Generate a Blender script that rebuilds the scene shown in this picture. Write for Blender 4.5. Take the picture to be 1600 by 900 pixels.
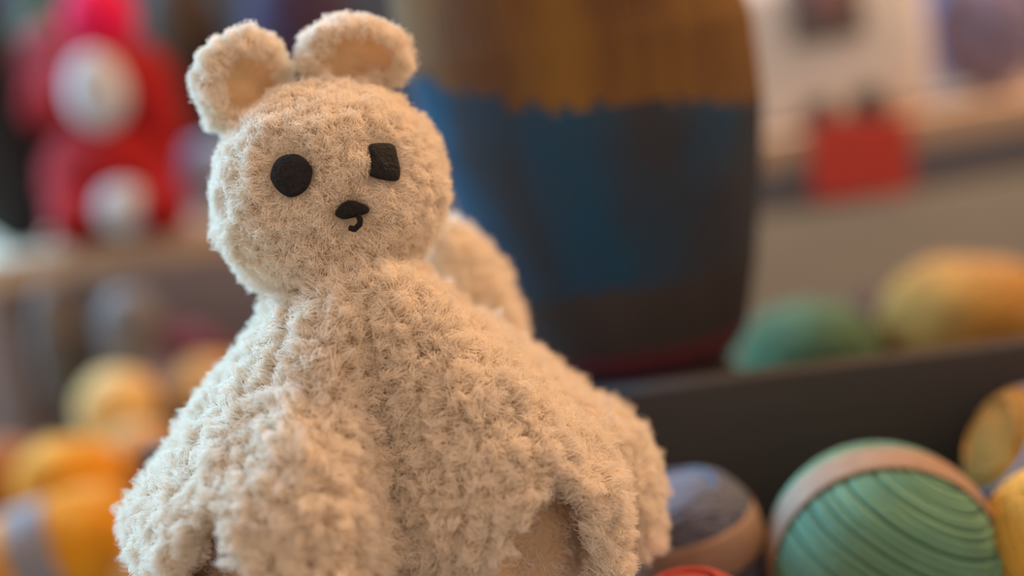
import bpy, bmesh, math, random
import numpy as np
from mathutils import Vector, Matrix, noise as mnoise

random.seed(7); rng = np.random.default_rng(7)
for o in list(bpy.data.objects): bpy.data.objects.remove(o)
sc = bpy.context.scene
COL = sc.collection
R = math.radians

# ------------------------------------------------------------------ camera
CAM = Vector((0, 0, 1.15)); PITCH = R(10); ROLL = R(9)
FPX = 1600 * 50 / 36
cd = bpy.data.cameras.new('camera'); cam = bpy.data.objects.new('camera', cd); COL.objects.link(cam)
cd.lens = 50; cd.sensor_width = 36; cd.clip_start = .02
AX = Vector((0, math.cos(PITCH), -math.sin(PITCH)))
UP0 = Vector((0, math.sin(PITCH), math.cos(PITCH))); RT0 = Vector((1, 0, 0))
RT = RT0 * math.cos(ROLL) - UP0 * math.sin(ROLL)      # camera turned clockwise: level lines climb to the right
UPC = RT0 * math.sin(ROLL) + UP0 * math.cos(ROLL)
M = Matrix((RT, UPC, -AX)).transposed().to_4x4(); M.translation = CAM
cam.matrix_world = M
cd.dof.use_dof = True; cd.dof.focus_distance = .47; cd.dof.aperture_fstop = 2.15; cd.dof.aperture_blades = 0
sc.camera = cam

def at(px, py, d):
    """photo pixel -> place at distance d along the view axis"""
    return CAM + AX * d + RT * ((px - 800) / FPX * d) - UPC * ((py - 450) / FPX * d)
def ppm(px, d): return px / FPX * d

# ------------------------------------------------------------------ world, lights, exposure
w = bpy.data.worlds.new('room_light'); sc.world = w; w.use_nodes = True
bg = w.node_tree.nodes['Background']; bg.inputs[0].default_value = (1.0, .75, .60, 1); bg.inputs[1].default_value = .70
sc.view_settings.view_transform = 'Standard'; sc.view_settings.look = 'None'
sc.view_settings.gamma = 1; sc.view_settings.use_curve_mapping = False; sc.view_settings.exposure = 0.0
sc.cycles.diffuse_bounces = 12; sc.cycles.max_bounces = 16

def light(name, typ, loc, target, energy, color, **kw):
    l = bpy.data.lights.new(name, typ); l.energy = energy; l.color = color
    for k, v in kw.items(): setattr(l, k, v)
    o = bpy.data.objects.new(name, l); COL.objects.link(o); o.location = loc
    o.rotation_euler = (Vector(target) - Vector(loc)).to_track_quat('-Z', 'Y').to_euler()
    return o
light('window_daylight', 'AREA', (-1.35, 1.62, 1.85), (-.05, .5, 1.1), 98, (.30, .66, 1.0), shape='RECTANGLE', size=.9, size_y=1.2)
light('added_warm_spot', 'SPOT', (1.0, -.05, 1.85), (-.05, .47, 1.06), 14, (1.0, .48, .20), spot_size=R(26), spot_blend=.8, shadow_soft_size=.10)  # unseen spot, added to warm the bear more than the background
light('warm_shop_lamp', 'AREA', (.95, 1.15, 2.15), (0, .5, 1.05), 24, (1.0, .55, .26), shape='DISK', size=.35)

# ------------------------------------------------------------------ materials
def mat(name, col, rough=.9, col2=None, scale=60, stretch=(1, 1, 1), bump=0, bscale=None, trans=0, sheen=0, detail=3, spec=.3):
    m = bpy.data.materials.new(name); m.use_nodes = True
    nt = m.node_tree; b = nt.nodes['Principled BSDF']
    b.inputs['Base Color'].default_value = (*col, 1); b.inputs['Roughness'].default_value = rough
    b.inputs['Specular IOR Level'].default_value = spec
    if sheen:
        b.inputs['Sheen Weight'].default_value = sheen; b.inputs['Sheen Roughness'].default_value = .6
    tc = nt.nodes.new('ShaderNodeTexCoord'); mp = nt.nodes.new('ShaderNodeMapping'); mp.inputs['Scale'].default_value = stretch
    nt.links.new(tc.outputs['Object'], mp.inputs[0])
    if col2:
        n = nt.nodes.new('ShaderNodeTexNoise'); n.inputs['Scale'].default_value = scale; n.inputs['Detail'].default_value = detail
        nt.links.new(mp.outputs[0], n.inputs['Vector'])
        r = nt.nodes.new('ShaderNodeValToRGB')
        r.color_ramp.elements[0].position = .35; r.color_ramp.elements[0].color = (*col, 1)
        r.color_ramp.elements[1].position = .65; r.color_ramp.elements[1].color = (*col2, 1)
        nt.links.new(n.outputs['Fac'], r.inputs[0]); nt.links.new(r.outputs[0], b.inputs['Base Color'])
    if bump:
        n2 = nt.nodes.new('ShaderNodeTexNoise'); n2.inputs['Scale'].default_value = bscale or scale
        nt.links.new(mp.outputs[0], n2.inputs['Vector'])
        bp = nt.nodes.new('ShaderNodeBump'); bp.inputs['Strength'].default_value = bump; bp.inputs['Distance'].default_value = .002
        nt.links.new(n2.outputs['Fac'], bp.inputs['Height']); nt.links.new(bp.outputs[0], b.inputs['Normal'])
    if trans:
        t = nt.nodes.new('ShaderNodeBsdfTranslucent'); t.inputs[0].default_value = (*col, 1)
        mx = nt.nodes.new('ShaderNodeMixShader'); mx.inputs[0].default_value = trans
        out = nt.nodes['Material Output']
        nt.links.new(b.outputs[0], mx.inputs[1]); nt.links.new(t.outputs[0], mx.inputs[2]); nt.links.new(mx.outputs[0], out.inputs[0])
    return m
def yarn(name, col, k=.72):
    return mat(name, col, .85, tuple(c * k for c in col), 35, sheen=.08, bump=.3, bscale=400)

M_FUR = mat('cream_chenille_fibre', (.94, .89, .80), .8, trans=.35, spec=.2)
M_PLUSH = mat('cream_chenille_ground', (.92, .81, .66), .95, (.90, .78, .61), 220, trans=.5, spec=.1)
M_PEACH = mat('peach_glow_knit', (.95, .70, .44), .95, (.93, .66, .40), 300, trans=.35, bump=.6, bscale=420, spec=.1)  # orange glow of light through the cloth, put into the colour
M_BLACK = mat('black_wool', (.012, .012, .013), .9, (.022, .021, .021), 700, bump=.5, bscale=900)
M_DARKWOOD = mat('dark_stained_wood', (0.050, 0.047, 0.048), .6, (0.058, 0.053, 0.052), 14, (1, 1, 14), bump=.1)
M_WOOD = mat('pale_pine', (0.560, 0.400, 0.270), .65, (0.640, 0.460, 0.315), 10, (1, 12, 12))
M_WOOD2 = mat('beige_board', (0.480, 0.455, 0.385), .75, (0.530, 0.500, 0.420), 8, (1, 8, 12))
M_PANEL = mat('grey_brown_panel', (0.155, 0.150, 0.175), .7, (0.175, 0.170, 0.195), 9, (1, 8, 12))
M_TRIM = mat('brown_trim', (.12, .075, .048), .8, (.14, .09, .06), 9, (12, 12, 1))
M_PANEL2 = mat('left_grey_brown_panel', (.26, .23, .245), .7, (.29, .255, .27), 9, (1, 8, 12))
M_WALL = mat('dark_shop_wall', (0.050, 0.044, 0.042), .9, (0.060, 0.052, 0.048), 6)
M_FLOOR = mat('shop_floor', (.16, .11, .08), .6, (.2, .14, .1), 5)
M_BAND = mat('kraft_paper_band', (.36, .245, .17), .7, (.30, .20, .14), 90, spec=.2)
M_BANDG = mat('grey_paper_band', (.22, .21, .23), .7, (.17, .165, .18), 90, spec=.2)
M_BANDL = mat('lilac_paper_band', (.36, .31, .37), .7, (.30, .26, .31), 60, spec=.2)

# ------------------------------------------------------------------ mesh helpers
def tag(o, label=None, cat=None, group=None, kind=None):
    if label: o['label'] = label
    if cat: o['category'] = cat
    if group: o['group'] = group
    if kind: o['kind'] = kind
    return o
def empty(name, loc):
    o = bpy.data.objects.new(name, None); COL.objects.link(o); o.location = loc; o.empty_display_size = .02
    return o
def build(name, V, F, m, parent=None, smooth=True, origin=None):
    """verts in world space; the object's origin goes to `origin` (or the parent's place)"""
    V = np.asarray(V, float)
    if parent is not None: org = np.array(parent.matrix_basis.translation) if parent.parent is None else np.array(parent.get('_o', (0, 0, 0)))
    else: org = np.array(origin) if origin is not None else np.array([V[:, 0].mean(), V[:, 1].mean(), V[:, 2].min()])
    me = bpy.data.meshes.new(name); me.from_pydata((V - org).tolist(), [], [list(map(int, f)) for f in F]); me.update()
    if smooth: me.polygons.foreach_set('use_smooth', [True] * len(me.polygons))
    me.materials.append(m)
    o = bpy.data.objects.new(name, me); COL.objects.link(o)
    if parent is not None: o.parent = parent
    else: o.location = org
    return o
def sub(o, parent_origin):           # remember the world origin of a part so that its own children line up
    o['_o'] = list(parent_origin); return o
def frame(axis):
    a = Vector(axis).normalized(); h = Vector((0, 0, 1)) if abs(a.z) < .9 else Vector((1, 0, 0))
    x = h.cross(a).normalized(); y = a.cross(x)
    return np.array([x, y, a])       # rows
def box(c, s, rot=0, bev=.0015):
    bm = bmesh.new(); bmesh.ops.create_cube(bm, size=1)
    bmesh.ops.scale(bm, vec=s, verts=bm.verts)
    if bev: bmesh.ops.bevel(bm, geom=bm.edges, offset=bev, segments=2, affect='EDGES')
    bmesh.ops.rotate(bm, cent=(0, 0, 0), matrix=Matrix.Rotation(rot, 3, 'Z'), verts=bm.verts)
    bmesh.ops.translate(bm, vec=c, verts=bm.verts)
    bm.verts.index_update()
    V = [tuple(v.co) for v in bm.verts]; F = [[v.index for v in f.verts] for f in bm.faces]; bm.free()
    return V, F
def grid_faces(n, m, wrap=True, off=0):
    """n rows of m points"""
    F = []
    for i in range(n - 1):
        for j in range(m if wrap else m - 1):
            k = (j + 1) % m
            F.append((off + i * m + j, off + i * m + k, off + (i + 1) * m + k, off + (i + 1) * m + j))
    return F
def revolve(prof, axis, center, m=40, fx=1, fy=1):
    """prof: (radius, height along axis)"""
    fr = frame(axis); V = []
    for r, h in prof:
        for j in range(m):
            a = 2 * math.pi * j / m
            V.append(np.array(center) + fr[0] * r * fx * math.cos(a) + fr[1] * r * fy * math.sin(a) + fr[2] * h)
    return np.array(V), grid_faces(len(prof), m)
def ellipsoid(c, rad, rot=None, n=20, m=32, bump=0, bs=60):
    V = []
    for i in range(n + 1):
        p = math.pi * (i / n) ; p = min(max(p, .02), math.pi - .02)
        for j in range(m):
            a = 2 * math.pi * j / m
            V.append((math.sin(p) * math.cos(a), math.sin(p) * math.sin(a), -math.cos(p)))
    V = np.array(V)
    if bump:
        V *= np.array([[1 + bump * mnoise.noise(Vector(v) * bs)] for v in V])
    V = V * np.array(rad)
    if rot is not None: V = V @ np.array(rot.to_matrix()).T
    F = grid_faces(n + 1, m)
    F.append(list(range(m))[::-1]); F.append(list(range(n * m, n * m + m)))
    return V + np.array(c), F
def tube(P, r, k=6, closed=False):
    P = np.asarray(P, float); n = len(P)
    T = np.gradient(P, axis=0); T /= np.linalg.norm(T, axis=1)[:, None] + 1e-12
    ref = np.array([.31, .22, .92]); N = np.cross(T, ref); N /= np.linalg.norm(N, axis=1)[:, None] + 1e-12
    B = np.cross(T, N); a = np.arange(k) * 2 * math.pi / k
    r = np.broadcast_to(np.asarray(r, float), (n,))
    V = P[:, None, :] + r[:, None, None] * (np.cos(a)[None, :, None] * N[:, None, :] + np.sin(a)[None, :, None] * B[:, None, :])
    F = grid_faces(n, k); F.append(list(range(k))[::-1]); F.append(list(range((n - 1) * k, n * k)))
    return V.reshape(-1, 3), F
def merge(*parts):
    V = []; F = []; o = 0
    for v, f in parts:
        V.append(np.asarray(v)); F += [[i + o for i in q] for q in f]; o += len(v)
    return np.concatenate(V), F

# ------------------------------------------------------------------ yarn balls
def yarn_ball(c, rad, h, axis, m, label, band=None, bw=.3, boff=0, strand=.0018, incl=55, seg=40, helix=None, group='balls of yarn', name='yarn_ball', cat='yarn', power=2.0, kside=5):
    """rad: radius across the axis, h: half length along it. One continuous strand wound round a core."""
    fr = frame(axis); c = np.array(c)
    def surf(D, k=1.0):              # direction in ball frame -> super-ellipsoid point
        D = D / np.linalg.norm(D, axis=-1, keepdims=True)
        q = np.hypot(D[..., 0], D[..., 1]); t = ((q / rad) ** power + (np.abs(D[..., 2]) / h) ** power) ** (-1 / power)
        return D * t[..., None] * k
    turns = max(16, int(math.pi * 2 * rad / (strand * 1.75)))
    s = np.linspace(0, turns * 2 * math.pi, turns * seg)
    psi = s / (2 * math.pi) / turns * 2 * math.pi * (1 + 1 / turns)
    inc = R(incl) + .10 * np.sin(s * .137) + .05 * np.sin(s * .031 + 1)
    e = np.stack([np.cos(s), np.sin(s) * np.cos(inc), np.sin(s) * np.sin(inc)], -1)
    D = np.stack([e[:, 0] * np.cos(psi) - e[:, 1] * np.sin(psi), e[:, 0] * np.sin(psi) + e[:, 1] * np.cos(psi), e[:, 2]], -1)
    P = surf(D, 1 + .012 * np.sin(s * .5 + 3 * np.sin(s * .01))[:, None]) @ fr + c
    if helix:                        # machine-wound: layers of parallel strands, each layer at its own slant
        L_ = []
        for wx, la0, la1, kk in helix:
            nt = max(2, int(R(abs(la1 - la0)) * rad / (strand * 1.6))); ph = np.linspace(0, nt * 2 * math.pi, nt * seg)
            la = R(la0) + (R(la1) - R(la0)) * ph / ph[-1] + .012 * np.sin(ph * .37)
            q = np.stack([np.cos(la) * np.cos(ph), np.cos(la) * np.sin(ph), np.sin(la)], -1)
            L_.append(surf(q @ frame(wx) @ fr.T, kk))
        P = np.concatenate(L_) @ fr + c
    core = ellipsoid((0, 0, 0), (1, 1, 1), n=18, m=28)
    cv = surf(core[0], .985) @ fr + c
    V, F = merge((cv, core[1]), tube(P, strand, kside))
    if band is None:
        o = build(name, V, F, m); tag(o, label, cat, group); return o
    root = empty(name, (c[0], c[1], V[:, 2].min())); tag(root, label, cat, group)
    build('wound_yarn', V, F, m, root)
    rows = []
    zs = np.linspace(boff - bw, boff + bw, 9)
    for kk in (1.055, 1.065):
        for z in (zs if kk == 1.055 else zs[::-1]):
            a = np.arange(56) * 2 * math.pi / 56
            dd = np.stack([np.cos(a), np.sin(a), np.full(56, 0.0)], -1)
            # point on the profile at height z*h
            q = rad * max(1 - abs(z) ** power, .01) ** (1 / power)
            pts = dd * q; pts[:, 2] = z * h
            rows.append((pts * kk) @ fr + c)
    BV = np.concatenate(rows); BF = grid_faces(18, 56)
    BF += [(17 * 56 + j, 17 * 56 + (j + 1) % 56, (j + 1) % 56, j) for j in range(56)]
    build('paper_band', BV, BF, band, root)
    return root

# ------------------------------------------------------------------ setting
build('floor', *box((0, 1.0, -.01), (6, 6, .02), bev=0), M_FLOOR, smooth=False)['kind'] = 'structure'
YW = 2.1
build('wall_back', *box((0, YW + .03, 1.3), (6, .06, 2.6), bev=0), M_WALL, smooth=False)['kind'] = 'structure'

# display table
tb = empty('display_table', (0, .95, 0)); tag(tb, 'long wooden display table under all the yarn', 'table')
build('table_top', *box((0, .95, .765), (2.4, 1.36, .03)), M_WOOD2, tb, smooth=False)
for sx in (-1, 1):
    for sy in (-1, 1):
        build('leg', *box((sx * 1.12, .95 + sy * .6, .375), (.06, .06, .75)), M_WOOD2, tb, smooth=False)
PLAT = .86
# ---- raised crate floor carrying the front yarn, with the dark divider board
cr = empty('yarn_crate', (.3, .85, .78)); tag(cr, 'dark stained wooden crate with a wide divider board between yarn rows', 'crate')
build('crate_floor', *box((.33, .725, .82), (1.02, .85, .08)), M_DARKWOOD, cr, smooth=False)
pl = at(1160, 580, .645); pr = at(1600, 525, .628)
dirv = (pr - pl); yaw = math.atan2(dirv.y, dirv.x); L = .78
mid = pl + Vector((math.cos(yaw), math.sin(yaw), 0)) * .10
ztop = (pl.z + pr.z) / 2 - .004
build('divider_board', *box((mid.x, mid.y + .009, (ztop + PLAT) / 2), (L, .018, ztop - PLAT), yaw), M_DARKWOOD, cr, smooth=False)

# ---- back shelf
z_top = at(0, 408, 1.2).z; y_f = at(0, 408, 1.2).y
sh = empty('back_shelf', (0, y_f + .15, .78)); tag(sh, 'pine topped shelf unit running along the back of the display', 'shelf')
build('shelf_top', *box((0, y_f + .16, z_top - .0125), (2.2, .32, .025)), M_WOOD, sh, smooth=False)
xl1 = at(1050, 260, 1.2).x
build('left_panel', *box(((-1.08 + xl1) / 2, y_f + .0085, (z_top - .025 + .782) / 2), (1.08 + xl1, .016, z_top - .025 - .782)), M_PANEL2, sh, smooth=False)
for px_ in (38, 128, 470):
    xx = at(px_, 570, 1.2).x
    build('upright_trim', *box((xx, y_f - .004, (z_top - .025 + .782) / 2), (.019 if px_ != 128 else .008, .008, z_top - .025 - .782)), M_TRIM, sh, smooth=False)
xr0 = at(1050, 260, 1.2).x
p1 = at(1300, 315, 1.2)
build('apron_panel', *box(((xr0 + 1.05) / 2, y_f + .0085, (z_top - .025 + p1.z) / 2), (1.05 - xr0, .018, z_top - .025 - p1.z)), M_PANEL, sh, smooth=False)
p2 = at(1300, 480, 1.17)
build('lower_board', *box(((xr0 + 1.05) / 2, y_f + .004, (p1.z + .785) / 2 - .002), (1.05 - xr0, .02, p1.z - .79)), M_WOOD2, sh, smooth=False)

# ------------------------------------------------------------------ fur
def mesh_tris(V, F):
    T = []
    for f in F:
        for i in range(1, len(f) - 1): T.append((f[0], f[i], f[i + 1]))
    return np.asarray(T)
def fur(name, V, F, parent, spacing=.0022, per=34, length=.0055, clump=.68, spread=.0018, droop=.25, mask=None, radius=.00009, jitter=.62, org=None, lenf=None):
    V = np.asarray(V); T = mesh_tris(V, F)
    a, b, c = V[T[:, 0]], V[T[:, 1]], V[T[:, 2]]
    vn = np.zeros_like(V); fn = np.cross(b - a, c - a)
    for k in range(3): np.add.at(vn, T[:, k], fn)
    vn /= np.linalg.norm(vn, axis=1)[:, None] + 1e-15
    area = np.linalg.norm(fn, axis=1) / 2
    n = int(area.sum() / spacing ** 2)
    ti = rng.choice(len(T), n, p=area / area.sum())
    u = rng.random(n); v = rng.random(n); fl = u + v > 1; u[fl] = 1 - u[fl]; v[fl] = 1 - v[fl]
    w0 = 1 - u - v
    P = a[ti] * w0[:, None] + b[ti] * u[:, None] + c[ti] * v[:, None]
    N = vn[T[ti, 0]] * w0[:, None] + vn[T[ti, 1]] * u[:, None] + vn[T[ti, 2]] * v[:, None]
    N /= np.linalg.norm(N, axis=1)[:, None] + 1e-12
    scale = np.ones(n)
    if mask is not None:
        scale = mask(P); k = scale > .05; P, N, scale = P[k], N[k], scale[k]; n = len(P)
    lum = np.array([mnoise.noise(Vector(p) * 140) for p in P])
    Lt = length * scale * (1 + .45 * lum) * rng.uniform(.65, 1.25, n)
    D = N + rng.normal(0, jitter, (n, 3)) * .6 + np.array([0, 0, -droop]) * rng.uniform(.2, 1, n)[:, None]
    D /= np.linalg.norm(D, axis=1)[:, None]
    # keep tufts out of the surface
    dn = (D * N).sum(1); D += N * np.clip(.35 - dn, 0, None)[:, None]; D /= np.linalg.norm(D, axis=1)[:, None]
    Q = np.repeat(np.arange(n), per); tot = n * per
    off = rng.normal(0, spread, (tot, 3)); off -= N[Q] * (off * N[Q]).sum(1)[:, None]
    root = P[Q] + off - N[Q] * .0008
    tip = P[Q] + D[Q] * (Lt[Q] * rng.uniform(.7, 1.1, tot))[:, None] + off * (1 - clump) + rng.normal(0, .00045, (tot, 3))
    K = 4; t = np.linspace(0, 1, K)
    bend = rng.normal(0, .0007, (tot, 3)) + N[Q] * (Lt[Q] * .22)[:, None]
    C = root[:, None, :] * (1 - t)[None, :, None] + tip[:, None, :] * t[None, :, None] + bend[:, None, :] * (4 * t * (1 - t))[None, :, None]
    rad = radius * np.array([1.15, 1.1, .95, .5])
    hc = bpy.data.hair_curves.new(name); hc.add_curves([K] * tot)
    o_ = np.array(org if org is not None else (0, 0, 0))
    hc.attributes['position'].data.foreach_set('vector', (C - o_).reshape(-1).astype(np.float32))
    ra = hc.attributes.get('radius') or hc.attributes.new('radius', 'FLOAT', 'POINT')
    ra.data.foreach_set('value', np.tile(rad, tot).astype(np.float32))
    hc.materials.append(M_FUR)
    o = bpy.data.objects.new(name, hc); COL.objects.link(o); o.parent = parent; o['kind'] = 'stuff'
    return o

# ------------------------------------------------------------------ the bear lovey
BD = .50
hc_ = at(517, 301, .505); HR = np.array([.0385, .0375, .0365])     # head centre, radii of its ground fabric
U0 = at(575, 440, BD)
bx, by = U0.x, U0.y + .002
bx = at(560, 440, BD).x - .001
zr = at(600, 410, BD - .03).z            # top of the shoulder ridge
prof = np.array([(0, -.006), (8, -.006), (13, -.003), (18, 4), (31, 16), (46, 29), (67, 48), (84, 66), (89, 81), (88, 95), (85, 110), (81, 124)]) * .001
ht = np.concatenate([[0], np.cumsum(np.hypot(np.diff(prof[:, 0]), np.diff(prof[:, 1])))]); ht /= ht[-1]
NT, NTH = 130, 340
def gauss(a, c, w):
    d = (a - c + 180) % 360 - 180
    return math.exp(-(d / w) ** 2)
def sstep(x, a, b):
    t = min(max((x - a) / (b - a), 0), 1); return t * t * (3 - 2 * t)
def drape_pt(th, t):
    r = np.interp(t, ht, prof[:, 0]); z = -np.interp(t, ht, prof[:, 1])
    dr = 0
    dr -= .039 * gauss(th, 273, 9 if th < 273 else 30) * sstep(t, .18, .7)              # front valley
    dr += .003 * gauss(th, 242, 20) * sstep(t, .3, .8)               # left front flute
    dr += .004 * gauss(th, 302, 22) * sstep(t, .2, .6)               # right front flute
    dr -= .015 * gauss(th, 345, 8) * sstep(t, .6, .9)               # crease before the back flute
    dr += .009 * gauss(th, 8, 14) * sstep(t, .68, .95)
    dr -= .004 * gauss(th, 208, 10) * sstep(t, .7, .95)
    dr -= .012 * gauss(th, 60, 16) * sstep(t, .4, .9) + .012 * gauss(th, 120, 16) * sstep(t, .4, .9)
    up_ = sstep(t, .1, .3) * (1 - sstep(t, .60, .82))
    dr -= (.015 * gauss(th, 0, 48) + .006 * gauss(th, 185, 42)) * up_
    dr -= .006 * gauss(th, 314, 7) * sstep(t, .62, .9)
    r2 = max(r + dr, 0)
    x = r2 * math.cos(R(th)); y = r2 * math.sin(R(th))
    # fluffy collar ridge that stands up before the chin
    z += .014 * math.exp(-(((x - .016) / .024) ** 2 + ((y + .029) / .013) ** 2))
    p = Vector((x, y, z))
    nn = mnoise.noise(p * 160) * .0034 + mnoise.noise(p * 70 + Vector((9, 2, 1))) * .002 + mnoise.noise(p * 34 + Vector((5, 2, 1))) * .003
    s = sstep(t, 0, .15)
    k = Vector((math.cos(R(th)), math.sin(R(th)), .5)).normalized()
    p += k * nn * s
    return (bx + p.x, by + p.y, zr + p.z)
def hem(th):
    e = 1.0 - .38 * gauss(th, 235, 16) - .27 * gauss(th, 316, 8) - .22 * gauss(th, 303, 10) + .02 * math.sin(R(th * 5))
    return e
VV = []
for j in range(NTH):
    th = 360 * j / NTH; e = hem(th)
    for i in range(NT): VV.append(drape_pt(th, e * (.01 + .99 * i / (NT - 1))))
VV = np.array(VV).reshape(NTH, NT, 3)
FO = []
for j in range(NTH):
    k = (j + 1) % NTH
    for i in range(NT - 1):
        FO.append((j * NT + i, j * NT + i + 1, k * NT + i + 1, k * NT + i))
OV = VV.reshape(-1, 3)
# thickness: inner layer
nrm = np.zeros_like(OV); Tt = mesh_tris(OV, FO); fn = np.cross(OV[Tt[:, 1]] - OV[Tt[:, 0]], OV[Tt[:, 2]] - OV[Tt[:, 0]])
for k in range(3): np.add.at(nrm, Tt[:, k], fn)
nrm /= np.linalg.norm(nrm, axis=1)[:, None] + 1e-12
IV = OV - nrm * .0035
IF = [tuple(NT * NTH + q for q in f[::-1]) for f in FO]
RIM = []
for j in range(NTH):
    k = (j + 1) % NTH; i = NT - 1
    RIM.append((j * NT + i, NT * NTH + j * NT + i, NT * NTH + k * NT + i, k * NT + i))
    RIM.append((j * NT, k * NT, NT * NTH + k * NT, NT * NTH + j * NT))
zb = OV[:, 2].min()
bear = empty('bear_lovey', (bx, by, zb)); tag(bear, 'fluffy cream knitted bear comforter with black felt-like eyes, in sharp focus', 'soft toy')
BO = np.array(bear.location)
body = sub(build('draped_body', np.concatenate([OV, IV]), FO + IF + RIM, M_PLUSH, bear), BO)
fur('pile', OV, FO, body, org=BO, length=.0066, spacing=.0023)
# added shell inside, its peach colour stands in for warm glow in the hem gaps
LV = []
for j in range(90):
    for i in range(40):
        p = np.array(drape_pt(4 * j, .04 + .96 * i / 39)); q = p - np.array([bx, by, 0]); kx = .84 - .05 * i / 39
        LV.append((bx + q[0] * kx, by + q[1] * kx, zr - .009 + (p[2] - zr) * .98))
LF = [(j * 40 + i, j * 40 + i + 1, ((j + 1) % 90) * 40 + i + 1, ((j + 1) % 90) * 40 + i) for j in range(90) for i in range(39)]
lin = sub(build('hem_glow_shell', LV, LF, M_PEACH, bear), BO)
fur('pile', np.array(LV), [f for f in LF if f[0] % 40 > 18], lin, org=BO, length=.0022, spacing=.0042, per=10)
IFv = [f[::-1] for f in FO if (f[0] % NT) > NT * .5]
fur('pile', IV, IFv, body, org=BO, length=.003, spacing=.003, per=20)

# head
def head_mesh():
    V, F = ellipsoid((0, 0, 0), (1, 1, 1), n=90, m=140)
    V = V * HR
    for i, p in enumerate(V):
        q = Vector(p)
        p *= 1 + .022 * mnoise.noise(q * 60) + .035 * mnoise.noise(q * 150 + Vector((3, 1, 7))) + .022 * mnoise.noise(q * 290)
        if p[2] < 0: p[0] -= .10 * (-p[2]) * 1.0                 # cheek hangs to the left
    return V + np.array(hc_), F
HV, HF = head_mesh()
head = sub(build('head', HV, HF, M_PLUSH, bear), BO)

def on_head(px, py, off):
    """where the sight line through a photo pixel meets the head, raised by off"""
    d = (at(px, py, 1) - CAM).normalized(); r = HR + off
    o = np.array(CAM - hc_) / r; dd = np.array(d) / r
    A = dd @ dd; B = 2 * o @ dd; C = o @ o - 1; disc = B * B - 4 * A * C
    t = (-B - math.sqrt(max(disc, 0))) / (2 * A)
    return np.array(CAM) + np.array(d) * t
def patch(name, poly, parent, off=.0042, th=.0035):
    """a little padded felt shape lying on the face"""
    poly = [(x / 1.8 + 260, y / 1.8) for x, y in poly]
    n = len(poly); dense = []
    for i in range(n):
        (x0, y0), (x1, y1), (x2, y2), (x3, y3) = poly[i - 1], poly[i], poly[(i + 1) % n], poly[(i + 2) % n]
        for t in (0, .25, .5, .75):
            f = lambda a, b, c, d: .5 * (2 * b + (c - a) * t + (2 * a - 5 * b + 4 * c - d) * t * t + (-a + 3 * b - 3 * c + d) * t ** 3)
            dense.append((f(x0, x1, x2, x3), f(y0, y1, y2, y3)))
    cx = sum(p[0] for p in dense) / len(dense); cy = sum(p[1] for p in dense) / len(dense)
    rows = []
    for k, o in ((.02, off), (.45, off), (.8, off - .0002), (.97, off - .0007), (1.0, off - .0016), (1.0, off - th)):
        rows += [on_head(cx + (x - cx) * k, cy + (y - cy) * k, o + .0003 * k * mnoise.noise(Vector((x * .2, y * .2, k * 5)))) for x, y in dense]
    F = grid_faces(6, len(dense)); F.append(list(range(len(dense))))
    build(name, rows, [f[::-1] for f in F], M_BLACK, parent)
    return dense
E1 = [(292, 492), (305, 455), (330, 437), (368, 434), (398, 455), (411, 480), (402, 520), (378, 546), (348, 555), (318, 540), (298, 515)]
E2 = [(570, 408), (605, 402), (640, 408), (650, 440), (658, 480), (650, 508), (610, 506), (585, 500), (571, 492), (577, 470), (574, 440)]
NO = [(474, 603), (488, 578), (512, 564), (540, 568), (568, 584), (568, 598), (548, 606), (520, 614), (495, 616)]
patch('eye', E1, bear); patch('eye', E2, bear); patch('nose', NO, bear)
mp = [(538, 604), (545, 618), (543, 632), (530, 645), (514, 641)]
MP = [on_head(x / 1.8 + 260, y / 1.8, .0044) for x, y in mp]
MPd = [np.array([np.interp(t, range(5), [p[k] for p in MP]) for k in range(3)]) for t in np.linspace(0, 4, 17)]
build('mouth', *tube(MPd, .0010, 7), M_BLACK, bear)

def px_of(P):
    r = P - np.array(CAM); d = r @ np.array(AX)
    return 800 + r @ np.array(RT) / d * FPX, 450 - r @ np.array(UPC) / d * FPX
FEAT = []
for poly in (E1, E2, NO, [(x, y) for x, y in mp]):
    for (x0, y0), (x1, y1) in zip(poly, poly[1:] + poly[:1]):
        for t in np.linspace(0, 1, 8): FEAT.append(on_head((x0 + (x1 - x0) * t) / 1.8 + 260, (y0 + (y1 - y0) * t) / 1.8, 0))
for poly in (E1, E2, NO):
    cx = sum(p[0] for p in poly) / len(poly); cy = sum(p[1] for p in poly) / len(poly)
    for k in (0, .25, .5, .75):
        for (x, y) in poly: FEAT.append(on_head((cx + (x - cx) * k) / 1.8 + 260, (cy + (y - cy) * k) / 1.8, 0))
FEAT = np.array(FEAT)
def face_mask(P):
    d = np.full(len(P), 9.0)
    for f in FEAT: d = np.minimum(d, np.linalg.norm(P - f, axis=1))
    # short pile on the face, none under the felt pieces
    return np.where(d < .0016, 0, np.clip(.35 + (d - .0016) / .007, .35, 1))
fur('pile', HV, HF, head, org=BO, length=.0043, spacing=.0021, mask=face_mask, jitter=.6)

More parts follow.
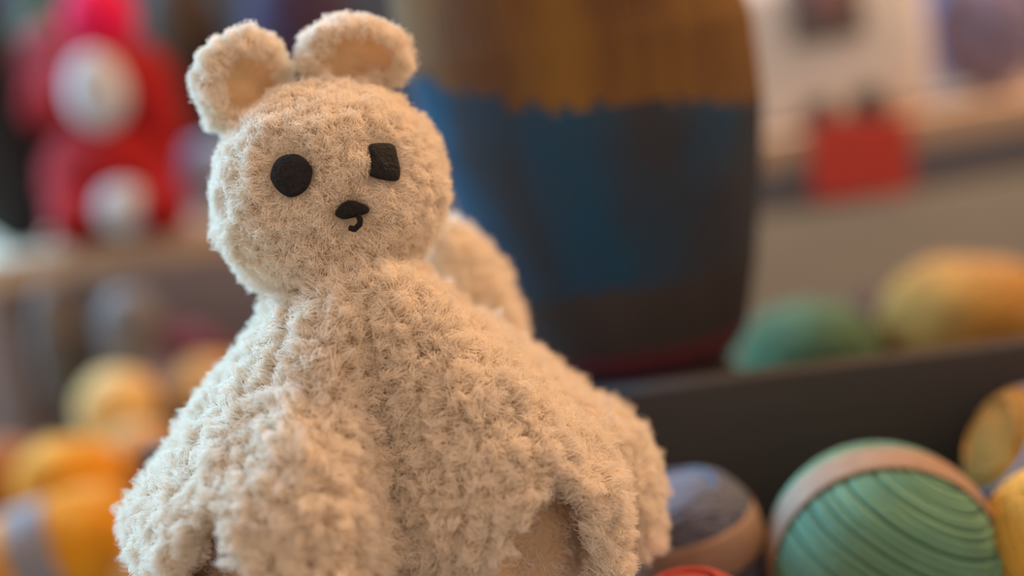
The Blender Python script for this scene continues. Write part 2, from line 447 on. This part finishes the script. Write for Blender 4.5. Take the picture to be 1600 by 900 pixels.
# ears: thick cups
def ear(c, facing, up, w, h, dep, roll_in=.0):
    f = np.array(Vector(facing).normalized()); u = Vector(up); u = (u - Vector(f) * u.dot(Vector(f))).normalized(); s = np.array(u.cross(Vector(f))); u = np.array(u)
    c = np.array(c); V = []; n, m = 15, 48
    prof = []                                                # outer bowl then inner bowl
    for i in range(n): a = (math.pi / 2) * (1 - .98 * (1 - i / (n - 1))); prof.append((math.sin(a) if True else 0, -math.cos(a)))
    prof = [(math.sin(math.pi / 2 * i / (n - 1)) * 1.0, -math.cos(math.pi / 2 * i / (n - 1))) for i in range(n)]
    outer = prof; inner = [(r * .82, z * .35) for r, z in prof][::-1]
    rim = [(1.0, .10), (.94, .22), (.84, .22), (.76, .12)]
    full = outer + rim + inner
    for r, z in full:
        r = max(r, .01)
        for j in range(m):
            a = 2 * math.pi * j / m
            p = c + s * (r * w * math.cos(a)) + u * (r * h * math.sin(a)) + f * (z * dep)
            V.append(p + np.array(mnoise.noise_vector(Vector(p) * 90)) * .0022)
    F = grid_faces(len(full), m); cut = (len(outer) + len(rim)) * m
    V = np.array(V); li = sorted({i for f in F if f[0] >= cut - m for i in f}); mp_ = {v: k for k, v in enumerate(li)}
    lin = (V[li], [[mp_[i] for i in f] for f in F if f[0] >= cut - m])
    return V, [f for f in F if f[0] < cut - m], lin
eL = at(385, 130, .505); eR = at(556, 88, .508)
for c, fc, up, wd, hg, dp in ((eL, (.50, -.80, -.05), (-.45, 0, 1), .0155, .0155, .012), (eR, (.10, -.85, -.30), (.05, 0, 1), .0175, .0120, .012)):
    EV, EF, LN = ear(c, fc, up, wd, hg, dp)
    e = sub(build('ear', EV, EF, M_PLUSH, bear), BO)
    build('inner_ear', *LN, M_PEACH, e)  # hollow of the ear tinted peach to stand in for glowing light
    cup = np.array(c) + np.array(Vector(fc).normalized()) * .004
    fur('pile', EV, EF, e, org=BO, length=.0044, spacing=.0021, mask=lambda P, cup=cup, wd=wd: np.clip((np.linalg.norm(P - cup, axis=1) - wd * .35) / (wd * .55), .4, 1))
# rolled corner of the blanket behind the head
q0 = at(728, 474, .575)
KV, KF = ellipsoid(q0, (.017, .021, .034), Matrix.Rotation(R(-14), 4, 'Y').to_quaternion(), n=24, m=36, bump=.06, bs=3)
kc = sub(build('rolled_corner', KV, KF, M_PLUSH, bear), BO)
fur('pile', KV, KF, kc, org=BO, length=.005, spacing=.0026, per=24)

# ------------------------------------------------------------------ striped hat
hatz = [(.972, .040), (.976, .048), (.985, .056), (1.02, .068), (1.065, .079), (1.10, .0855), (1.142, .088), (1.19, .082), (1.22, .066), (1.245, .038), (1.255, .004)]
hx = [at(985, 600, .75).x, at(985, 600, .75).x]
HX0, HX1, HY = .0625, .049, at(960, 600, .75).y
NR, NC, SC, SR = 78, 110, 4, 4
zz = np.array([p[0] for p in hatz]); rr = np.array([p[1] for p in hatz])
al = np.concatenate([[0], np.cumsum(np.hypot(np.diff(zz), np.diff(rr)))]); al /= al[-1]
HVt = []; 
for i in range(NR * SR + 1):
    s = i / (NR * SR); z = np.interp(s, al, zz); r = np.interp(s, al, rr)
    for j in range(NC * SC):
        a = 2 * math.pi * j / (NC * SC)
        fj = (j / SC) % 1; fi = (i / SR - abs(fj - .5) * 1.2) % 1
        hgt = .0011 * (abs(math.sin(math.pi * fj)) ** .6) * (.65 + .35 * math.sin(math.pi * fi))
        q = r * (1 + .02 * math.sin(3 * a + 1) + .012 * math.sin(5 * a + z * 30)) + hgt * min(1, r / .03)
        cxx = HX0 + (HX1 - HX0) * (z - .972) / .17
        HVt.append((cxx + q * math.cos(a), HY + q * math.sin(a), z))
HVt = np.array(HVt)
jag = rng.normal(0, .0018, NC); jag2 = rng.normal(0, .002, NC)
hat = empty('knitted_hat', (HX0, HY, .972)); tag(hat, 'tall knitted hat striped ochre, blue and dark brown behind the bear', 'hat')
bands = {'ochre_stripe': [], 'blue_stripe': [], 'brown_stripe': [], 'red_rim': []}
nc = NC * SC
for i in range(NR * SR):
    for j in range(nc):
        k = (j + 1) % nc
        f = (i * nc + j, i * nc + k, (i + 1) * nc + k, (i + 1) * nc + j)
        a = 2 * math.pi * (j // SC) / NC; z = HVt[(i // SR) * SR * nc + j][2]
        b1 = 1.121 - .018 * math.cos(a) + .011 * math.sin(a) + jag[j // SC] + .003 * math.sin(4 * a)
        b2 = 1.022 + jag2[j // SC]; b3 = .9865
        key = 'ochre_stripe' if z > b1 else 'blue_stripe' if z > b2 else 'brown_stripe' if z > b3 else 'red_rim'
        bands[key].append(f)
HM = {'ochre_stripe': mat('ochre_wool', (.24, .125, .028), .9, (.13, .06, .025), 22, (1, 1, .35), bump=.4, bscale=500),
      'blue_stripe': mat('blue_wool', (0.008, 0.075, 0.160), .9, (0.045, 0.042, 0.045), 13, (1, 1, .5), bump=.4, bscale=500),
      'brown_stripe': mat('brown_wool', (0.062, 0.050, 0.047), .9, (0.050, 0.042, 0.040), 26, (1, 1, .4), bump=.4, bscale=500),
      'red_rim': mat('dark_red_wool', (.16, .016, .030), .9, (.11, .013, .022), 40, sheen=.1)}
for key, fs in bands.items():
    used = np.unique(np.array(fs)); remap = -np.ones(len(HVt), int); remap[used] = np.arange(len(used))
    build(key, HVt[used], [[remap[q] for q in f] for f in fs], HM[key], hat)
# dark block under the hat, behind the divider
bk = build('display_block', *box((HX0, HY, (.972 + PLAT) / 2), (.085, .085, .972 - PLAT)), M_DARKWOOD, smooth=False)
tag(bk, 'dark wooden block holding up the striped hat', 'block')

# ------------------------------------------------------------------ yarn in the front crate
Y_GREEN = yarn('green_yarn', (0.150, 0.335, 0.215)); Y_BLUE = yarn('grey_blue_yarn', (0.130, 0.145, 0.195)); Y_YEL = yarn('mustard_yarn', (0.560, 0.290, 0.055))
Y_GOLD = yarn('golden_yarn', (0.850, 0.500, 0.085)); Y_ORANGE = yarn('orange_yarn', (0.850, 0.360, 0.006)); Y_PALE = yarn('pale_yellow_yarn', (0.920, 0.600, 0.220))
Y_RED = yarn('red_yarn', (.42, .055, .045)); Y_BURNT = yarn('burnt_orange_yarn', (.42, .14, .02)); Y_TEAL = yarn('sea_green_yarn', (0.090, 0.180, 0.088))
Y_MAR = yarn('maroon_yarn', (.12, .03, .035)); Y_GREY = yarn('grey_yarn', (0.220, 0.210, 0.215)); Y_DIM = yarn('dim_grey_yarn', (.14, .12, .11)); Y_MAG = yarn('plum_pink_yarn', (.17, .05, .085))
Y_LIL = yarn('lilac_yarn', (.36, .30, .36)); Y_PEACH = yarn('peach_yarn', (.70, .36, .11)); Y_PURP = yarn('mauve_yarn', (0.290, 0.260, 0.420)); Y_SKY = yarn('pale_blue_yarn', (.36, .45, .62))
Y_CREAM = yarn('cream_yellow_yarn', (.80, .62, .30))

G1 = 'balls of yarn in the front row'
def ball(px, py, d, wpx, hpx, axis, m, label, rest=None, **kw):
    c = at(px, py, d)
    if rest is not None: c.z = rest + ppm(hpx / 2, d) * 1.03
    return yarn_ball(c, ppm(wpx / 2, d), ppm(hpx / 2, d), axis, m, label, **kw)
ball(1378, 872, .575, 340, 335, (-.10, -1, -.10), Y_GREEN, 'large green yarn ball with a tan paper band, before the dark board', band=M_BAND, bw=.19, boff=.10, strand=.0021, seg=64, helix=(((.52, -.25, .80), -80, 80, 1.0), ((-.62, -.25, .75), -78, -14, 1.03)), power=2.2, group=G1)
ball(1082, 872, .60, 224, 262, (-.12, -.10, 1), Y_BLUE, 'grey-blue yarn ball with a tan paper band, beside the bear', band=M_BAND, bw=.235, boff=.32, strand=.0013, seg=48, power=2.8, group=G1)
ball(1640, 722, .60, 215, 245, (-.82, -.05, .57), Y_YEL, 'mustard yarn ball with a lilac band at the right edge', band=M_BANDL, bw=.30, boff=.44, strand=.0014, power=2.4, group=G1)
ball(1650, 850, .56, 220, 240, (.3, .1, .95), Y_GOLD, 'golden yarn ball without a band, lowest at the right edge', strand=.0015, group=G1)
ball(1085, 1010, .52, 230, 232, (0, -.2, 1), Y_RED, 'red yarn ball peeking up below the grey-blue ball', strand=.0016, group=G1)
ball(420, 985, .53, 230, 230, (0.2, .2, 1), Y_CREAM, 'pale cream-yellow yarn ball underneath the bear', strand=.0016, group=G1)

# ------------------------------------------------------------------ yarn in the rear right crate
G2 = 'balls of yarn behind the dark board'
ball(1268, 575, .93, 225, 215, (.1, .2, 1), Y_TEAL, 'sea-green yarn ball behind the dark board beside the hat', strand=.002, seg=30, kside=4, group=G2)
ball(1515, 510, .93, 270, 220, (.2, .1, 1), Y_YEL, 'ochre-yellow yarn ball behind the dark board at the right', strand=.002, seg=30, kside=4, group=G2)
ball(1385, 530, 1.02, 130, 150, (.2, .1, 1), Y_MAR, 'small maroon yarn ball between the sea-green and ochre balls', strand=.002, seg=24, kside=4, group=G2)

# ------------------------------------------------------------------ yarn heaped at the left
st_ = at(190, 700, 1.12)
stz = at(185, 640 + 62, 1.10).z
G3 = 'balls of yarn heaped at the left'
ball(112, 752, .98, 165, 140, (.1, .3, 1), Y_ORANGE, 'bright orange yarn ball on top of the left heap', strand=.002, seg=30, kside=4, group=G3)
ball(8, 758, 1.04, 130, 150, (.1, .3, 1), Y_BURNT, 'burnt orange yarn ball at the far left edge', strand=.002, seg=30, kside=4, group=G3)
ball(72, 872, .92, 170, 330, (1, .15, .18), Y_ORANGE, 'long orange skein with a grey paper band, lying low at the left', band=M_BANDG, bw=.19, boff=0, strand=.002, seg=30, kside=4, power=3, group=G3)
ball(185, 640, 1.10, 120, 130, (.1, .3, 1), Y_PALE, 'pale yellow yarn ball highest in the left heap', strand=.002, seg=30, kside=4, group=G3)
ball(222, 728, 1.03, 130, 140, (.1, .3, 1), Y_PEACH, 'peach yarn ball below the pale yellow ball', strand=.002, seg=30, kside=4, group=G3)
ball(245, 905, .90, 120, 130, (.1, .3, 1), Y_PEACH, 'peach-gold yarn ball touching the lower left of the bear', strand=.002, seg=30, kside=4, group=G3)
ball(330, 610, 1.12, 120, 110, (.1, .3, 1), Y_PEACH, 'tan-gold yarn ball half hidden behind the bear shoulder', strand=.002, seg=24, kside=4, group=G3)
ball(262, 600, 1.14, 80, 110, (.2, .3, 1), Y_LIL, 'lilac-white yarn ball behind the pale yellow ball', strand=.002, seg=24, kside=4, group=G3)
ball(305, 540, 1.155, 130, 60, (.45, .2, .88), Y_MAG, 'plum-pink yarn ball leaning in the shelf compartment', strand=.002, seg=24, kside=4, group=G3)
ball(216, 560, 1.15, 100, 220, (0, 0, 1), Y_GREY, 'pale grey upright skein standing before the shelf panel', rest=stz, strand=.002, seg=24, kside=4, power=3, group=G3)
ball(96, 560, 1.155, 70, 240, (0, 0, 1), Y_DIM, 'dim brown-grey upright skein beside the shelf upright', rest=stz, strand=.002, seg=24, kside=4, power=3, group=G3)

stp = build('wooden_step', *box((st_.x - .022, 1.125, (stz + .78) / 2), (.19, .115, stz - .78)), M_TRIM, smooth=False)
tag(stp, 'low brown wooden step under the back of the left yarn heap', 'step')

# ------------------------------------------------------------------ back shelf: left side things
def lump(c, rad, rot=None, bump=.05, n=18, m=28): return ellipsoid(c, rad, rot, n, m, bump, 3)
M_RED = mat('red_wool', (.36, .007, .009), .9, (.26, .006, .008), 80, bump=.3, bscale=300)
M_HOT = mat('hot_pink_wool', (0.760, 0.006, 0.080), .9, (0.660, 0.006, 0.070), 80)
M_WHITE = mat('off_white_wool', (0.580, 0.600, 0.640), .9, (0.500, 0.520, 0.550), 80)
M_PINK = mat('dusty_pink_wool', (.46, .11, .19), .9, (.36, .09, .14), 80)
SD = 1.235; S = SD / FPX
dp = at(185, 372, SD); zs = z_top
def P(px, py, dd=0): return at(px, py, SD + dd)
doll = empty('red_doll', (dp.x, dp.y, zs)); tag(doll, 'red knitted doll with pink bobble hat and pale face', 'doll')
build('body', *lump(P(175, 275), (108 * S, .05, 95 * S)), M_RED, doll)
build('head', *lump(P(165, 140), (112 * S, .05, 78 * S)), M_RED, doll)
build('face', *lump(P(152, 143, -.045), (46 * S, .018, 60 * S)), M_WHITE, doll)
build('bobble_hat', *lump(P(155, 28, -.01), (56 * S, .035, 62 * S)), M_HOT, doll)
build('arm', *lump(P(72, 150), (36 * S, .03, 55 * S), Matrix.Rotation(R(25), 4, 'Y').to_quaternion()), M_RED, doll)
build('arm', *lump(P(250, 185), (36 * S, .03, 70 * S), Matrix.Rotation(R(-10), 4, 'Y').to_quaternion()), M_RED, doll)
build('leg', *lump(P(122, 340, -.03), (42 * S, .04, 48 * S)), M_RED, doll)
build('leg', *lump(P(252, 322, -.03), (42 * S, .04, 48 * S)), M_RED, doll)
build('belly_patch', *lump(P(193, 328, -.055), (42 * S, .016, 40 * S)), M_WHITE, doll)
# pink flower-like pompom held up on a stem stuck in the shelf? -> crocheted pink bird sitting on the black bag
blk = empty('black_knitted_bag', (P(20, 300).x, P(20, 300).y, zs)); tag(blk, 'black knitted bag slumped at the left end of the shelf', 'bag')
M_BLK = mat('black_knit', (0.022, 0.024, 0.027), .9, (0.028, 0.029, 0.031), 60)
bb = at(22, 300, 1.30)
build('bag_body', *lump((bb.x, bb.y, zs + .078), (.050, .045, .080)), M_BLK, blk)
build('bag_flap', *lump((bb.x - .012, bb.y, zs + .165), (.046, .042, .05)), M_BLK, blk)
arcb = [(bb.x - .012 + .03 * math.cos(a), bb.y - .02, zs + .195 + .06 * math.sin(a)) for a in np.linspace(0, math.pi, 16)]
build('handle', *tube(arcb, .006, 8), M_BLK, blk)
pk = build('pompom', *ellipsoid(at(60, 88, 1.27), (.018, .018, .030), Matrix.Rotation(R(32), 4, 'Y').to_quaternion(), 18, 28, .12, 6), M_PINK)
tag(pk, 'dusty pink pompom beside the red doll', 'pompom')
ball(338, 300, 1.31, 110, 118, (0, 0, 1), Y_SKY, rest=zs, label='pale blue yarn ball between the red doll and the bear', strand=.002, seg=24, kside=4, group='balls of yarn on the back shelf')
M_OLV = mat('olive_wool', (.060, .075, .018), .9, (.045, .05, .02), 40)
M_PRP = mat('dark_purple_wool', (.045, .026, .06), .9, (.035, .02, .045), 40)
M_BRN = mat('brown_olive_wool', (.075, .05, .032), .9, (.05, .035, .025), 30)
def hat_thing(name, c, r, h, m, label):
    prof = [(r * .96, 0), (r * 1.04, .006), (r * 1.04, .03), (r, .034), (r * 1.0, h * .45), (r * .92, h * .65), (r * .7, h * .84), (r * .35, h * .96), (.002, h)]
    t = empty(name, c); tag(t, label, 'hat')
    build('brim', *revolve([(r * .9, 0), (r * 1.05, .004), (r * 1.06, .03), (r * .98, .034)], (0, 0, 1), c, 36), m, t)
    build('crown', *revolve([(r * .98, .032), (r, h * .45), (r * .92, h * .65), (r * .7, h * .84), (r * .35, h * .96), (.002, h)], (0, 0, 1), c, 36), m, t)
    return t
c = at(470, 60, 1.38); hat_thing('purple_hat', (c.x, c.y, zs), .062, .24, M_PRP, 'dark purple knitted hat behind the bear ears')
c = at(285, 60, 1.42); hat_thing('brown_hat', (c.x, c.y, zs), .048, .24, M_BRN, 'brown-olive knitted hat between the red doll and purple hat')
c = at(80, 30, 1.42); hat_thing('olive_hat', (c.x, c.y, zs), .052, .235, M_OLV, 'olive green knitted hat behind the pink pompom')

# ------------------------------------------------------------------ back shelf: right side things
M_CREAM = mat('cream_felt', (0.720, 0.700, 0.680), .9, (0.670, 0.650, 0.630), 30)
M_GREYF = mat('grey_felt', (0.160, 0.150, 0.140), .9, (0.131, 0.123, 0.115), 40)
M_ROSE = mat('rose_felt', (0.300, 0.170, 0.180), .9, (0.246, 0.139, 0.148), 40)
cr0 = P(1300, 100)
pouch = empty('cream_pouch', (cr0.x, cr0.y + .03, zs)); tag(pouch, 'cream felt pouch with a grey-edged rose patch on the shelf', 'pouch')
def rbox(c, s, rot, bev): 
    V, F = box((0, 0, 0), s, 0, 0)
    bm = bmesh.new(); vs = [bm.verts.new(v) for v in V]; [bm.faces.new([vs[i] for i in f]) for f in F]
    bmesh.ops.bevel(bm, geom=bm.edges, offset=bev, segments=5, affect='EDGES', profile=.5)
    bmesh.ops.rotate(bm, cent=(0, 0, 0), matrix=Matrix.Rotation(rot, 3, 'Y'), verts=bm.verts); bmesh.ops.translate(bm, vec=c, verts=bm.verts)
    bm.verts.index_update(); V = [tuple(v.co) for v in bm.verts]; F = [[v.index for v in f.verts] for f in bm.faces]; bm.free(); return V, F
ptop = at(1300, -60, SD).z
pxl, pxr = at(1150, 190, SD).x, at(1475, 110, SD).x
build('pouch_body', *rbox(((pxl + pxr) / 2, cr0.y + .04, (zs + ptop) / 2), (pxr - pxl, .07, ptop - zs), 0, .028), M_CREAM, pouch)
pc = at(1290, 12, SD - .005)
build('patch_edge', *rbox((pc.x, cr0.y + .004, pc.z), (.064, .006, .058), 0, .0025), M_GREYF, pouch)
build('rose_patch', *rbox((pc.x + .002, cr0.y - .0005, pc.z + .006), (.034, .006, .034), 0, .0025), M_ROSE, pouch)
ball(1545, 90, 1.28, 150, 190, (0, 0, 1), Y_PURP, rest=zs, label='mauve yarn ball right of the cream pouch', strand=.002, seg=24, kside=4, group='balls of yarn on the back shelf')
ball(1490, -10, 1.40, 150, 330, (0, 0, 1), Y_PURP, rest=zs, label='tall purple-grey skein behind the mauve ball', strand=.002, seg=24, kside=4, power=3, group='balls of yarn on the back shelf')
ball(1650, 100, 1.36, 120, 200, (0, 0, 1), yarn('plum_brown_yarn', (0.160, 0.110, 0.130)), rest=zs, label='plum-brown yarn ball at the upper right edge', strand=.002, seg=24, kside=4, group='balls of yarn on the back shelf')
# red tag on the shelf front with two dark clips
M_TAG = mat('red_card', (0.660, 0.070, 0.050), .6, (0.620, 0.064, 0.046), 20, spec=.3)
M_CLIP = mat('black_metal_clip', (.022, .026, .024), .4, spec=.5)
tg = at(1350, 248, 1.19); ty = y_f - .006
card = build('red_card_sign', *rbox((tg.x, ty, tg.z), (ppm(158, 1.19), .003, ppm(122, 1.19)), R(4), .0012), M_TAG, smooth=False)
tag(card, 'plain red card sign clipped to the front of the shelf', 'sign')
for px, py, k in ((1276, 160, 1), (1356, 158, 1.15)):
    c = at(px, py, 1.2); t = empty('bulldog_clip', (c.x, y_f, zs)); tag(t, 'black clip on the left corner of the red card' if k == 1 else 'larger black clip over the middle of the red card', 'clip', 'clips on the red card')
    w_ = .023 * k
    # triangular spring body standing on the shelf edge
    V = []
    for xx in (-w_ / 2, w_ / 2):
        V += [(c.x + xx, y_f - .0045, zs - .004), (c.x + xx, y_f - .006, zs + .004), (c.x + xx, y_f - .001, zs + .024 * k), (c.x + xx, y_f + .003, zs + .024 * k), (c.x + xx, y_f + .010, zs + .0005), (c.x + xx, y_f - .0005, zs + .0005)]
    F = [(0, 1, 7, 6), (1, 2, 8, 7), (2, 3, 9, 8), (3, 4, 10, 9), (4, 5, 11, 10), (5, 0, 6, 11), (5, 4, 3, 2, 1, 0), (6, 7, 8, 9, 10, 11)]
    build('jaw', V, F, M_CLIP, t, smooth=False)
    arc = [(c.x + w_ * .38 * math.cos(a), y_f - .004, zs + .020 * k + .008 * math.sin(a)) for a in np.linspace(-.2, math.pi + .2, 14)]
    build('wire_handle', *tube(arc, .0014, 6), M_CLIP, t)
